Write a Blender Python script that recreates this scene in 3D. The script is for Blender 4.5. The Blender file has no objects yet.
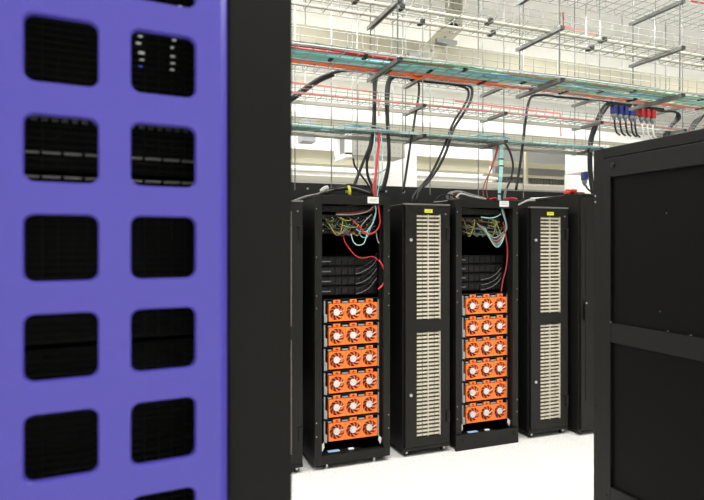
import bpy, math, random
from math import sin, cos, tan, atan, pi, radians
from mathutils import Vector, Matrix
S = bpy.context.scene
COL = S.collection
rnd = random.Random(7)

# ------------------------------------------------------------------ camera
TH = radians(20.6); F = 563.0; CX = 352.0; HY = 242.0; EYE = 1.66
cam = bpy.data.cameras.new('camera'); camo = bpy.data.objects.new('camera', cam); COL.objects.link(camo)
camo.location = (0, 0, EYE); camo.rotation_euler = (pi/2, 0, -TH)
cam.sensor_width = 36; cam.lens = F/704*36; cam.clip_start = 0.02; cam.clip_end = 60
cam.shift_y = -(250-HY)/704
cam.dof.use_dof = True; cam.dof.focus_distance = 4.6; cam.dof.aperture_fstop = 4.5
S.camera = camo
# ------------------------------------------------------------------ view and world
S.view_settings.view_transform = 'Standard'; S.view_settings.look = 'None'
S.view_settings.gamma = 1; S.view_settings.use_curve_mapping = False
S.view_settings.exposure = 0.0
w = bpy.data.worlds.new('world'); S.world = w; w.use_nodes = True
w.node_tree.nodes['Background'].inputs[0].default_value = (1, 0.98, 0.94, 1)
w.node_tree.nodes['Background'].inputs[1].default_value = 0.3
def area(name, loc, sx, sy, power, rot=(0, 0, 0), col=(1, .985, .965)):
    l = bpy.data.lights.new(name, 'AREA'); l.shape = 'RECTANGLE'; l.size = sx; l.size_y = sy; l.energy = power; l.color = col
    o = bpy.data.objects.new(name, l); COL.objects.link(o); o.location = loc; o.rotation_euler = rot
    return o
CEIL = 4.7
FIX = [(-1.2, 0.2, 15), (1.4, 0.2, 75), (-1.2, 2.3, 70), (1.4, 2.3, 130), (4.6, 2.3, 140), (-.6, 5.3, 78), (1.5, 5.3, 68), (5.4, 5.3, 85), (8.4, 5.3, 85), (0.2, 8.4, 95), (3.2, 8.4, 95), (6.2, 8.4, 95), (9.0, 8.4, 95)]
for x, y, p in FIX:
    area('lamp_light', (x, y, CEIL-.1), 1.4, .28, p)

# ------------------------------------------------------------------ helpers
def lin(c): return tuple(((v/255)/12.92 if v/255 <= .04045 else ((v/255+.055)/1.055)**2.4) for v in c)+(1,)
MATS = {}
def mat(name, rgb, rough=.5, metal=0, var=.06, scale=30, bump=0, spec=.5, emit=0, kind='noise'):
    if name in MATS: return MATS[name]
    m = bpy.data.materials.new(name); m.use_nodes = True; nt = m.node_tree; b = nt.nodes['Principled BSDF']
    b.inputs['Roughness'].default_value = rough; b.inputs['Metallic'].default_value = metal
    b.inputs['Specular IOR Level'].default_value = spec
    c = lin(rgb)
    tc = nt.nodes.new('ShaderNodeTexCoord'); n = nt.nodes.new('ShaderNodeTexNoise'); n.inputs['Scale'].default_value = scale; n.inputs['Detail'].default_value = 3
    nt.links.new(tc.outputs['Object'], n.inputs['Vector'])
    mx = nt.nodes.new('ShaderNodeMix'); mx.data_type = 'RGBA'
    nt.links.new(n.outputs['Fac'], mx.inputs[0])
    mx.inputs[6].default_value = tuple(v*(1-var) for v in c[:3])+(1,); mx.inputs[7].default_value = tuple(min(1, v*(1+var)) for v in c[:3])+(1,)
    nt.links.new(mx.outputs[2], b.inputs['Base Color'])
    if bump:
        bp = nt.nodes.new('ShaderNodeBump'); bp.inputs['Strength'].default_value = bump; bp.inputs['Distance'].default_value = .002
        nt.links.new(n.outputs['Fac'], bp.inputs['Height']); nt.links.new(bp.outputs[0], b.inputs['Normal'])
    if emit:
        b.inputs['Emission Color'].default_value = c; b.inputs['Emission Strength'].default_value = emit
    MATS[name] = m; return m
BLK = mat('black_powdercoat', (21, 21, 19), .45, spec=.25, scale=400, var=.1, bump=.15)
BLK2 = mat('black_panel', (15, 16, 14), .5, spec=.25, scale=300, var=.1, bump=.1)
SIDE = mat('satin_black_side', (14, 14, 13), .5, scale=400, var=.1, bump=.15, spec=.2)
DRK = mat('black_inside', (7, 7, 7), .7, spec=.2)
PUR = mat('purple_paint', (85, 77, 183), .36, spec=.45, scale=250, var=.03, bump=.08)
STL = mat('galvanised_steel', (150, 152, 150), .38, .75, var=.12, scale=60)
STD = mat('dark_channel_steel', (122, 124, 120), .45, .3, var=.15, scale=50)
WIRE = mat('zinc_wire', (150, 151, 146), .45, .3)
ZNC = mat('bright_zinc', (190, 192, 190), .35, .7)
BEI = mat('beige_paint', (176, 172, 150), .55, var=.03, scale=8)
BEI2 = mat('beige_cable_sheath', (184, 178, 160), .55, var=.06)
WHT = mat('white_paint', (242, 242, 238), .6, var=.02, scale=5)
WPL = mat('white_plastic', (240, 240, 236), .4, var=.01)
GRB = mat('grey_enamel', (172, 169, 156), .5, var=.03, scale=10)
ORG = mat('orange_plastic', (246, 122, 46), .4, var=.04)
ORB = mat('deep_orange_blade', (232, 118, 62), .45, var=.06)
BRN = mat('brown_fan_backing', (112, 44, 26), .6, var=.06)  # dark brown of the backing plate behind the fan blades
REDP = mat('red_plastic', (138, 18, 15), .4, var=.06)
DRED = mat('dark_red_plastic', (80, 16, 18), .45, var=.06)
BLUP = mat('blue_plastic', (20, 30, 96), .4, var=.06)
GRYP = mat('grey_plastic', (150, 152, 155), .45)
CBK = mat('black_cable', (17, 17, 17), .5)
CGY = mat('grey_cable', (150, 152, 150), .5)
CWH = mat('white_cable', (222, 222, 216), .5)
CRD = mat('red_cable', (200, 46, 56), .45)
CDR = mat('dark_red_cable', (140, 40, 40), .5)
CTL = mat('teal_cable', (110, 176, 172), .5)
CLT = mat('pale_teal_cable', (160, 210, 208), .5)
COR = mat('orange_cable', (222, 104, 52), .5)
CGR = mat('green_cable', (126, 168, 134), .5)
CYL = mat('yellow_cable', (196, 190, 70), .5)
CYL2 = mat('pale_yellow_cable', (198, 196, 140), .5)
CBL = mat('blue_cable', (104, 164, 184), .5)
YEL = mat('yellow_label', (226, 226, 60), .5)
LGR = mat('label_print', (120, 120, 110), .6)
PAP = mat('white_paper', (228, 232, 232), .7)
PBL = mat('pale_blue_paper', (150, 190, 225), .6)
SLOT = mat('ivory_bezel', (196, 190, 172), .45, var=.04)
SLOTB = mat('brown_slot', (92, 82, 68), .6, var=.1)
LED = mat('white_led', (205, 205, 198), .4, emit=.35)
LEDB = mat('blue_led', (70, 90, 200), .4, emit=.4)
HUB = mat('fan_hub_white', (205, 203, 200), .6)
RING = mat('connector_ring_grey', (104, 108, 112), .45)
LEDG = mat('green_led', (170, 220, 90), .4, emit=.5)
MESHM = mat('black_steel_mesh', (11, 11, 11), .6, spec=.2)
SCR = mat('screw_steel', (170, 170, 165), .3, .8)
CORAL = mat('coral_rubber', (222, 74, 54), .5)
PIPE = mat('red_pipe_paint', (208, 100, 88), .45)
LGT = mat('louvre_grey', (128, 130, 132), .6, var=.04)

ORD = ['first', 'second', 'third', 'fourth', 'fifth', 'sixth', 'seventh', 'eighth', 'ninth', 'tenth', 'eleventh', 'twelfth']+['%dth' % k for k in range(13, 40)]
class MB:
    def __init__(s): s.v = []; s.f = []; s.m = []; s.mi = 0
    def add(s, vs, fs):
        b = len(s.v); s.v += [tuple(v) for v in vs]; s.f += [tuple(i+b for i in f) for f in fs]; s.m += [s.mi]*len(fs); return s
    def box(s, x0, x1, y0, y1, z0, z1):
        return s.add([(x0, y0, z0), (x1, y0, z0), (x1, y1, z0), (x0, y1, z0), (x0, y0, z1), (x1, y0, z1), (x1, y1, z1), (x0, y1, z1)],
                     [(0, 3, 2, 1), (4, 5, 6, 7), (0, 1, 5, 4), (1, 2, 6, 5), (2, 3, 7, 6), (3, 0, 4, 7)])
    def cyl(s, p0, p1, r, n=12, r1=None):
        p0 = Vector(p0); p1 = Vector(p1); d = (p1-p0).normalized(); r1 = r if r1 is None else r1
        a = d.orthogonal().normalized(); b = d.cross(a)
        vs = [p0+(a*cos(2*pi*i/n)+b*sin(2*pi*i/n))*r for i in range(n)]+[p1+(a*cos(2*pi*i/n)+b*sin(2*pi*i/n))*r1 for i in range(n)]
        return s.add(vs, [tuple(reversed(range(n))), tuple(range(n, 2*n))]+[(i, (i+1) % n, n+(i+1) % n, n+i) for i in range(n)])
    def tube(s, pts, r, n=8, smooth=4):
        P = [Vector(p) for p in pts]
        if smooth > 1 and len(P) > 2:
            Q = [P[0]*2-P[1]]+P+[P[-1]*2-P[-2]]; out = []
            for i in range(1, len(Q)-2):
                for k in range(smooth):
                    t = k/smooth
                    out.append(.5*((2*Q[i])+(-Q[i-1]+Q[i+1])*t+(2*Q[i-1]-5*Q[i]+4*Q[i+1]-Q[i+2])*t*t+(-Q[i-1]+3*Q[i]-3*Q[i+1]+Q[i+2])*t**3))
            P = out+[P[-1]]
        vs = []; a = None
        for i, p in enumerate(P):
            d = (P[min(i+1, len(P)-1)]-P[max(i-1, 0)]).normalized()
            a = d.orthogonal().normalized() if a is None else (a-d*a.dot(d)).normalized()
            b = d.cross(a)
            vs += [p+(a*cos(2*pi*k/n)+b*sin(2*pi*k/n))*r for k in range(n)]
        L = len(P)
        fs = [(i*n+k, i*n+(k+1) % n, (i+1)*n+(k+1) % n, (i+1)*n+k) for i in range(L-1) for k in range(n)]
        fs += [tuple(reversed(range(n))), tuple(range((L-1)*n, L*n))]
        return s.add(vs, fs)
    def build(s, name, m, parent=None, smooth=False, bevel=0):
        me = bpy.data.meshes.new(name); me.from_pydata(s.v, [], s.f)
        for mm in (m if isinstance(m, (list, tuple)) else [m]): me.materials.append(mm)
        if any(s.m): me.polygons.foreach_set('material_index', s.m)
        if smooth:
            me.shade_smooth()
            if smooth == 2: me.set_sharp_from_angle(angle=radians(40))
        me.update()
        o = bpy.data.objects.new(name, me); COL.objects.link(o)
        if parent: o.parent = parent
        if bevel:
            b = o.modifiers.new('bevel', 'BEVEL'); b.width = bevel; b.segments = 2; b.limit_method = 'ANGLE'; b.angle_limit = radians(50)
        return o
def box(x0, x1, y0, y1, z0, z1): return MB().box(x0, x1, y0, y1, z0, z1)
def tag(o, label=None, cat=None, group=None, kind=None):
    if label: o['label'] = label
    if cat: o['category'] = cat
    if group: o['group'] = group
    if kind: o['kind'] = kind
    return o
def thing(name, label, cat, loc=(0, 0, 0), rz=0, group=None):
    o = bpy.data.objects.new(name, None); COL.objects.link(o); o.location = loc; o.rotation_euler = (0, 0, rz); o.empty_display_size = .1
    return tag(o, label, cat, group)
def copy_tree(o, parent=None):
    c = o.copy(); COL.objects.link(c)
    if parent: c.parent = parent
    for ch in list(o.children): copy_tree(ch, c)
    return c
def st(name, mb, m, bevel=0): return tag(mb.build(name, m, bevel=bevel), kind='structure')
# sight-line helpers used to read real positions off the photograph, on a plane of known depth
def PY(px, py, Y):
    a = atan((px-CX)/F); t = tan(TH+a); X = Y*t; d = Y*cos(TH)+X*sin(TH)
    return Vector((X, Y, EYE-(py-HY)/F*d))
def PX(px, py, X):
    a = atan((px-CX)/F); Y = X/tan(TH+a); d = Y*cos(TH)+X*sin(TH)
    return Vector((X, Y, EYE-(py-HY)/F*d))
def cable(name, pts, r, m, label, cat='cable', group=None, n=6, smooth=5):
    o = MB().tube(pts, r, n, smooth).build(name, m, smooth=True)
    return tag(o, label, cat, group)

# ------------------------------------------------------------------ setting
def floor_mat():
    m = bpy.data.materials.new('speckled_white_floor_tiles'); m.use_nodes = True; nt = m.node_tree; b = nt.nodes['Principled BSDF']
    tc = nt.nodes.new('ShaderNodeTexCoord')
    mp = nt.nodes.new('ShaderNodeMapping'); mp.inputs['Location'].default_value = (.2, .12, 0); nt.links.new(tc.outputs['Object'], mp.inputs['Vector'])
    br = nt.nodes.new('ShaderNodeTexBrick'); br.offset = 0; br.inputs['Scale'].default_value = 1
    br.inputs['Brick Width'].default_value = .6; br.inputs['Row Height'].default_value = .6; br.inputs['Mortar Size'].default_value = .0012; br.inputs['Mortar Smooth'].default_value = .3
    nt.links.new(mp.outputs[0], br.inputs['Vector'])
    n = nt.nodes.new('ShaderNodeTexNoise'); n.inputs['Scale'].default_value = 90; n.inputs['Detail'].default_value = 4; nt.links.new(tc.outputs['Object'], n.inputs['Vector'])
    cr = nt.nodes.new('ShaderNodeValToRGB'); cr.color_ramp.elements[0].position = .33; cr.color_ramp.elements[0].color = lin((196, 194, 189)); cr.color_ramp.elements[1].position = .52; cr.color_ramp.elements[1].color = lin((238, 237, 233))
    nt.links.new(n.outputs['Fac'], cr.inputs[0])
    nt.links.new(cr.outputs[0], br.inputs['Color1']); nt.links.new(cr.outputs[0], br.inputs['Color2']); br.inputs['Mortar'].default_value = lin((185, 184, 180))
    nt.links.new(br.outputs['Color'], b.inputs['Base Color']); b.inputs['Roughness'].default_value = .35
    return m
XL, XR, YF, YB = -3.0, 14.0, -3.0, 10.0
st('floor', box(XL, XR, YF, YB, -.1, 0), floor_mat())
st('ceiling', box(XL, XR, YF, YB, CEIL, CEIL+.1), WHT)
st('wall_back', box(XL, XR, YB, YB+.1, 0, CEIL), WHT)
st('wall_left', box(XL-.1, XL, YF, YB, 0, CEIL), WHT)
st('wall_right', box(XR, XR+.1, YF, YB, 0, CEIL), WHT)
st('wall_front', box(XL, XR, YF-.1, YF, 0, CEIL), WHT)
# ceiling lamps
first = None
for i, (x, y, p) in enumerate(FIX):
    if first is None:
        first = thing('ceiling_light', 'long white ceiling lamp over the aisles', 'lamp', (x, y, CEIL), group='ceiling lamps')
        box(-.75, .75, -.18, .18, -.07, 0).build('housing', WPL, first)
        o = first
    else: o = copy_tree(first); o.location = (x, y, CEIL)
    o['label'] = 'long white ceiling lamp, '+ORD[i]+' of the lamps above the aisles'

# long black partition behind the racks
st('wall_divider', box(-1.5, 9.5, 6.2, 6.26, 0, 2.335), BLK2)
for i, px in enumerate((307.5, 326.5, 386, 404, 458, 560)):
    p = PY(px, 183+(px-307)*.05, 6.2)
    tag(MB().cyl((p.x, 6.2, 2.27), (p.x, 6.19, 2.27), .012, 10).build('screw', SCR), 'small bright screw near the top of the long black partition, '+ORD[i]+' from the left', 'screw', 'screws along the black partition')

# ------------------------------------------------------------------ hall behind: ducts, beams
def duct(name, x0, x1, y0, y1, z0, z1, m, label, cat='duct'):
    o = thing(name, label, cat, ((x0+x1)/2, (y0+y1)/2, z0)); cx, cy = (x0+x1)/2, (y0+y1)/2
    box(x0-cx, x1-cx, y0-cy, y1-cy, 0, z1-z0).build('body', m, o, bevel=.006)
    return o, cx, cy
o, cx, cy = duct('cable_duct', .2, 12.5, 6.6, 6.95, 4.02, 4.3, BEI, 'large beige duct running along under the ceiling behind the wire trays')
f = MB(); f.box(.2-cx, 12.5-cx, 6.575-cy, 6.6-cy, 0, .03); f.build('flange', BEI2, o)
for k in range(14):
    x = 1.2+k*.8
    box(x-cx-.045, x-cx+.045, 6.56-cy, 6.98-cy, -.018, .0).build('bracket', STD, o)
# vertical perforated tray with a bend down to the duct
o = thing('cable_riser', 'beige perforated cable riser coming down from the ceiling and bending onto the duct', 'cable riser')
p0, p1, p2 = PY(456, 0, 6.1), PY(456, 26, 6.1), PY(424, 58, 6.1)
def plank(a, b, wdt, dep, y):
    a = Vector((a.x, y, a.z)); b = Vector((b.x, y, b.z)); d = (b-a).normalized(); s = Vector((-d.z, 0, d.x))*wdt/2; t = Vector((0, dep, 0))
    vs = [a-s, a+s, b+s, b-s]; return MB().add(vs+[v+t for v in vs], [(3, 2, 1, 0), (4, 5, 6, 7), (0, 1, 5, 4), (1, 2, 6, 5), (2, 3, 7, 6), (3, 0, 4, 7)])
top = Vector((p1.x, 0, CEIL))
plank(top, p1-Vector((0, 0, .04)), .19, .11, 6.1).build('upright', BEI, o, bevel=.004)
plank(p1+Vector((.02, 0, .03)), p2, .2, .11, 6.1).build('sloping_arm', BEI, o, bevel=.004)
hl = MB()
for k in range(6):
    for sx in (-.04, .05): hl.cyl((p1.x+sx, 6.097, p1.z+.03+k*.09), (p1.x+sx, 6.104, p1.z+.03+k*.09), .012, 8)
for k in range(1, 7):
    q = p1.lerp(p2, k/7)
    for sx in (-.03, .04): hl.cyl((q.x+sx, 6.097, q.z+sx), (q.x+sx, 6.104, q.z+sx), .012, 8)
hl.build('slots', STD, o)['kind'] = 'stuff'
q = PY(446, 42, 6.05); box(q.x-.14, q.x+.14, 6.02, 6.07, q.z-.025, q.z+.025).build('clamp', STL, o)
q = PY(420, 56, 6.05); box(q.x-.16, q.x+.1, 6.02, 6.07, q.z-.025, q.z+.025).build('clamp', STL, o)

def hduct(Y, dep, x0, x1, yt, yb, px, m, nm, label, cat='duct'):
    zt, zb = PY(px, yt, Y).z, PY(px, yb, Y).z
    return duct(nm, x0, x1, Y, Y+dep, zb, zt, m, label, cat)
hduct(7.6, .3, .3, 12.5, 123.5, 128.2, 440, WPL, 'trunking', 'bright white trunking strip just above the beige wall duct', 'trunking')
hduct(7.62, .3, .3, 12.5, 128.6, 136, 440, BEI, 'wall_duct', 'beige wall duct directly under the white trunking strip')
hduct(7.7, .2, .3, 12.5, 139, 142, 440, BEI2, 'pipe_run', 'thin beige rail half hidden behind the teal cable tray', 'rail')
hduct(8.2, .3, .3, 5.6, 157, 170, 440, BEI, 'wall_duct', 'lower broad beige duct seen beneath the teal cable tray')
hduct(7.95, .5, .3, 5.6, 174.5, 177, 440, WPL, 'rail', 'white rail just above the black partition on the left', 'rail')
hduct(7.9, .25, .3, 12.5, 181, 186.5, 440, GRB, 'kerb', 'grey beige ledge running along just above the black partition', 'ledge')
# grey louvred bank on the right with beige cross rails
o = thing('louvre_bank', 'grey louvred wall panel behind beige rails beside the white box', 'louvre', (0, 0, 0))
a, b = PY(523, 152, 8.6), PY(569, 190, 8.6)
box(a.x-.6, b.x+.6, 8.6, 8.7, 0, a.z+.1).build('panel', LGT, o)
for yy in (166, 177, 185.5):
    q = PY(540, yy, 8.5); h = .05 if yy == 166 else .025
    box(a.x-.9, b.x+.5, 8.5, 8.58, q.z-h, q.z+h).build('rail', BEI, o)
sl = MB()
for k in range(30):
    x = a.x-.6+k*.07; sl.box(x, x+.016, 8.58, 8.6, b.z-.06, PY(540, 177, 8.6).z)
sl.build('slat', STD, o)
for px in (526,):
    q = PY(px, 170, 8.45); box(q.x-.025, q.x+.025, 8.42, 8.5, b.z-.1, a.z+.2).build('post', BEI, o)

# white electrical cabinet (bright) behind rack one
a, b = PY(388, 150, 7.0), PY(417, 186, 7.0)
o = thing('electrical_cabinet', 'bright white cabinet behind the silver-footed rack, beyond the black partition', 'cabinet', ((a.x+b.x)/2, 7.0, 0))
box(-(b.x-a.x)/2, (b.x-a.x)/2, 0, .35, 0, a.z).build('body', WPL, o, bevel=.006)
box(-(b.x-a.x)/2+.02, (b.x-a.x)/2-.02, -.012, 0, .05, a.z-.03).build('door', WPL, o, bevel=.004)

# grey perforated box with white framed side opening
a, b = PY(351, 134, 6.0), PY(405, 158, 6.0)
o = thing('junction_box', 'grey beige perforated box with a white framed opening on its left side', 'box', (a.x, 6.0, b.z))
W, H = b.x-a.x, a.z-b.z+.1
box(0, W, 0, .34, 0, H).build('body', GRB, o, bevel=.004)
fr = MB(); D = .42
for (y0, y1, z0, z1) in ((0, D, -.03, .02), (0, D, H-.04, H), (0, .05, 0, H), (D-.05, D, 0, H)): fr.box(-.07, 0, y0-.03, y1-.03, z0, z1)
fr.build('window_frame', WPL, o)
box(-.012, -.002, .02, .34, .02, H-.04).build('screen', LGT, o)
hl = MB()
for i in range(10):
    for j in range(3): hl.cyl((.06+i*.06, -.002, .05+j*.06), (.06+i*.06, .002, .05+j*.06), .012, 8)
hl.build('vent_hole', GRYP, o)
for x in (.08, W-.08): MB().cyl((x, .17, H), (x, .17, CEIL-b.z), .006, 6).build('hanger', STL, o)
# small grey box on rail left
a, b = PY(302, 131, 6.6), PY(316, 142, 6.6)
o = thing('terminal_box', 'small pale grey box behind the left end of the teal cable tray', 'box', (a.x, 6.6, b.z))
box(0, b.x-a.x, 0, .2, 0, a.z-b.z+.15).build('body', GRYP, o, bevel=.005)
MB().cyl((.07, .1, .2), (.07, .1, CEIL-b.z), .006, 6).build('hanger', STL, o)
# white box with blue socket, right
q = PX(588, 171, PY(588, 171, 5.6).x); X0 = q.x
yb = PX(565, 176.6, X0).y; yn = q.y
o = thing('distribution_box', 'white steel box hanging beneath the trays beside the right cabinet', 'box', (X0, yn, q.z))
box(0, .35, 0, yb-yn, 0, .34).build('body', WPL, o, bevel=.004)
box(-.006, 0, .03, yb-yn-.03, .03, .31).build('cover', WPL, o, bevel=.002)
for x in (.06, .29): MB().cyl((x, .1, .34), (x, .1, CEIL-q.z), .006, 6).build('hanger', STL, o)
def plug(name, loc, m, label, group, sc=1.0):
    t = thing(name, label, 'power connector', loc, group=group); t.scale = (sc,)*3
    MB().box(-.024, .024, -.03, .03, -.085, 0).build('housing', m, t, bevel=.008)
    MB().cyl((0, 0, -.085), (0, 0, -.115), .027, 14).build('ring', RING, t, smooth=2)
    MB().cyl((0, 0, -.115), (.006, 0, -.145), .02, 12, .012).build('gland', RING, t, smooth=2)
    return t
p = PY(584.5, 172, 5.3)
plug('power_connector', (p.x, p.y, p.z), BLUP, 'blue round power socket hanging under the white box by the right cabinet', None, 1.15)
cable('power_cable', [PY(585, 184, 5.3), PY(588, 189, 5.28), PY(594, 193, 5.25), PY(600, 192, 5.2)], .012, CBK, 'short black cable drooping from the single blue socket')
a, b = PY(578, 176, 6.9), PY(592, 196, 6.9)
tag(box(a.x, b.x+.5, 6.9, 7.2, 0, a.z+.05).build('storage_cabinet', WPL, bevel=.006), 'bright white cabinet behind the single blue socket, past the partition', 'cabinet')

# ------------------------------------------------------------------ open racks
YR = 3.90
def open_rack(x0, name, label, kick=False):
    o = thing(name, label, 'server rack', (x0, YR, 0)); W, D, H = .595, 1.0, 2.0
    pw = .054
    for x in (0, W-pw):
        pm = MB(); pm.box(x, x+pw, 0, .045, .04, H-.0).build('front_post', BLK, o, bevel=.002)
        MB().box(x, x+pw, D-.045, D, .022, H).build('rear_post', BLK, o)
    for k, x in enumerate((pw-.004, W-pw-.014)):
        rl = MB(); rl.box(x, x+.018, .045, .07, .1, 1.93); rl.build('mounting_rail', DRK, o)
    MB().box(pw, W-pw, 0, .045, H-.062, H).build('top_rail', BLK, o, bevel=.002)
    MB().box(pw, W-pw, 0, .045, .04, .105).build('bottom_rail', BLK, o, bevel=.002)
    MB().box(.01, W-.01, .01, D-.01, H-.012, H+.004).build('top_cover', BLK2, o)
    MB().box(.0, .004, .045, D-.045, .03, H-.02).build('side_panel', BLK2, o)
    MB().box(W-.004, W, .045, D-.045, .03, H-.02).build('side_panel', BLK2, o)
    MB().box(pw, W-pw, D-.03, D-.02, .03, H-.02).build('back_panel', DRK, o)
    MB().box(.01, W-.01, .045, D-.02, .042, .055).build('base_plate', BLK2, o)
    sc = MB()
    for x in (.012, W-.012):
        for z in (.25, .35, 1.18, 1.27, 1.9, 1.55): sc.cyl((x, 0, z), (x, -.002, z), .0045, 8)
    sc.build('screw', SCR, o)
    for x in (.1, W-.12):
        for y in (.03, .95):
            fm = MB(); fm.cyl((x, y, .008), (x, y, .055), .009, 10).cyl((x, y, 0), (x, y, .009), .02, 14, .016); fm.build('foot', ZNC, o, smooth=2)
    for x, s in ((pw+.012, 1), (W-pw-.012, -1)):
        MB().add([(x-s*.01, .03, .17), (x+s*.012, .03, .19), (x+s*.016, .03, .155), (x, .03, .125), (x-s*.01, .04, .17), (x+s*.012, .04, .19), (x+s*.016, .04, .155), (x, .04, .125)],
                 [(0, 1, 2, 3), (7, 6, 5, 4), (0, 4, 5, 1), (1, 5, 6, 2), (2, 6, 7, 3), (3, 7, 4, 0)]).build('stay', CWH, o)
    lb = MB(); lb.box(W-.185, W-.095, -.003, 0, H-.05, H-.002); l = lb.build('label_plate', WPL, o)
    pr = MB()
    for z in (H-.02, H-.034): pr.box(W-.17, W-.11, -.0036, -.003, z, z+.003)
    pr.build('print', LGR, l)
    if kick:
        MB().box(-.012, W-.012, -.02, -.002, .0, .125).build('kick_panel', BLK, o, bevel=.002)
        sc = MB()
        for x in (.05, W-.06): sc.box(x-.004, x+.004, -.0215, -.02, .06, .1)
        for x in (.16, W-.2): sc.cyl((x, -.02, .055), (x, -.0215, .055), .006, 10)
        sc.build('slot_hole', DRK, o)
    return o
RA, RC = 1.180, 2.349
open_rack(RA, 'open_rack', 'open black rack nearest the purple cabinet, standing on small silver feet')
open_rack(RC, 'open_rack', 'open black rack with a kick panel at its foot, between two slotted cabinets', True)
# pale paper slips on the rack floors
for x0, wd in ((RA+.12, 'left'), (RC+.15, 'right')):
    z = .046 if wd == 'left' else .046
    pos = 'lying at the bottom of the silver-footed rack' if wd == 'left' else 'lying at the bottom of the kick panel rack'
    tag(box(x0, x0+.09, YR+.048, YR+.085, .1055, .108).build('paper_slip', PBL), 'pale blue slip '+pos, 'paper')
    tag(box(x0+.16, x0+.2, YR+.048, YR+.07, .1055, .113).build('tie_scrap', PAP), 'small white scrap '+pos, 'scrap')
    tag(box(x0-.05, x0+.25, YR+.046, YR+.2, .055, .105).build('floor_tray', DRK), 'low dark tray '+pos, 'tray')

# ------------------------------------------------------------------ fan units
def ring_mesh(mb, cx, cz, half, r, y0, y1, n=28, ho=None):
    """square plate with a round hole, front at y0, back at y1"""
    ho = ho or half; base = len(mb.v); I = []; O = []
    for k in range(n):
        a = 2*pi*k/n+pi/4; c, s = cos(a), sin(a); m = max(abs(c), abs(s))
        I.append((cx+c*r, cz+s*r)); O.append((cx+c/m*half, cz+s/m*ho))
    vs = [(x, y0, z) for x, z in I]+[(x, y0, z) for x, z in O]+[(x, y1, z) for x, z in I]+[(x, y1, z) for x, z in O]
    fs = []
    for k in range(n):
        j = (k+1) % n
        fs += [(k, n+k, n+j, j), (k, j, 2*n+j, 2*n+k), (n+k, 3*n+k, 3*n+j, n+j)]
    mb.add(vs, fs)
FW = .1315
def make_fan_unit(label):
    o = thing('fan_unit', label, 'fan unit', group='orange fan units in the two open racks')
    # origin: left bottom front of the orange block
    Wt = 3*FW
    MB().box(-.03, Wt+.012, .03, .5, .002, .165).build('chassis', DRK, o)
    for k in range(3):
        cx = FW*(k+.5); cz = .07
        fm = MB(); ring_mesh(fm, cx, cz, FW/2-.0012, .058, 0, .03)
        fo = fm.build('fan', ORG, o)
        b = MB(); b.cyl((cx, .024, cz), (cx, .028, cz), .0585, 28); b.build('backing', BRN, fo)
        im = MB()
        for q in range(9):
            a0 = 2*pi*q/9+.2*k
            vs = []
            for (rr, da) in ((.02, 0), (.034, .16), (.048, .42), (.057, .62)):
                wv = .30 if rr < .05 else .22
                for s_ in (0, 1):
                    a = a0+da+s_*wv; vs.append((cx+rr*cos(a), .008+.008*s_, cz+rr*sin(a)))
            im.add(vs, [(2*i, 2*i+2, 2*i+3, 2*i+1) for i in range(3)])
        im.build('impeller', ORB, fo)
        hb = MB(); hb.cyl((cx, .016, cz), (cx, .004, cz), .026, 24, .0245); hb.build('hub', HUB, fo, smooth=2)
        wr = MB()
        c_, s_ = cos(.35), sin(.35)
        wr.tube([(cx+.02*c_, .006, cz+.0), (cx+.042, .004, cz+.008), (cx+.057, .002, cz+.016)], .0022, 6, 1); wr.build('lead', CWH, fo)
        tb = MB(); tb.box(cx-.028, cx+.028, .004, .03, .1385, .163); tb.build('clip', ORG, o, bevel=.002)
        rc = MB(); rc.add([(cx-.014, .002, .151), (cx, .002, .143), (cx+.014, .002, .151), (cx, .002, .159), (cx-.014, .005, .151), (cx, .005, .143), (cx+.014, .005, .151), (cx, .005, .159)], [(0, 1, 2, 3), (0, 4, 5, 1), (1, 5, 6, 2), (2, 6, 7, 3), (3, 7, 4, 0)]); rc.build('latch', REDP, o)
    for x in (.012, FW+.002, 2*FW+.002): box(x-.014 if x < .1 else x-.024, x+.014 if x < .1 else x+.024, .008, .03, .1395, .15).build('spacer', GRYP, o, bevel=.002)
    lb = MB(); lb.box(-.036, -.026, 0, .02, .055, .158); lb.box(-.036, -.012, -.003, .012, 0.0, .058); lb.build('left_bracket', GRYP, o, bevel=.001)
    rb = MB(); rb.box(Wt+.003, Wt+.015, 0, .02, .0, .158); rb.build('right_bracket', ZNC, o, bevel=.001)
    MB().box(-.036, Wt+.018, .006, .04, .164, .170).build('shelf_lip', BLK, o)
    return o
order = ['lowest', 'second from the bottom', 'third from the bottom', 'fourth from the bottom', 'fifth from the bottom', 'topmost']
proto = None
for x0, where in ((RA, 'the silver-footed rack'), (RC, 'the kick panel rack')):
    for k in range(6):
        lab = 'orange unit of three fans in '+where+', '+order[k]+(' of its six' if k in (0, 5) else '')
        if proto is None: proto = make_fan_unit(lab); o = proto
        else: o = copy_tree(proto)
        o['label'] = lab; o.location = (x0+(.122 if x0 < 2 else .129), YR+.055, .1785+k*.1775)

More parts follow.
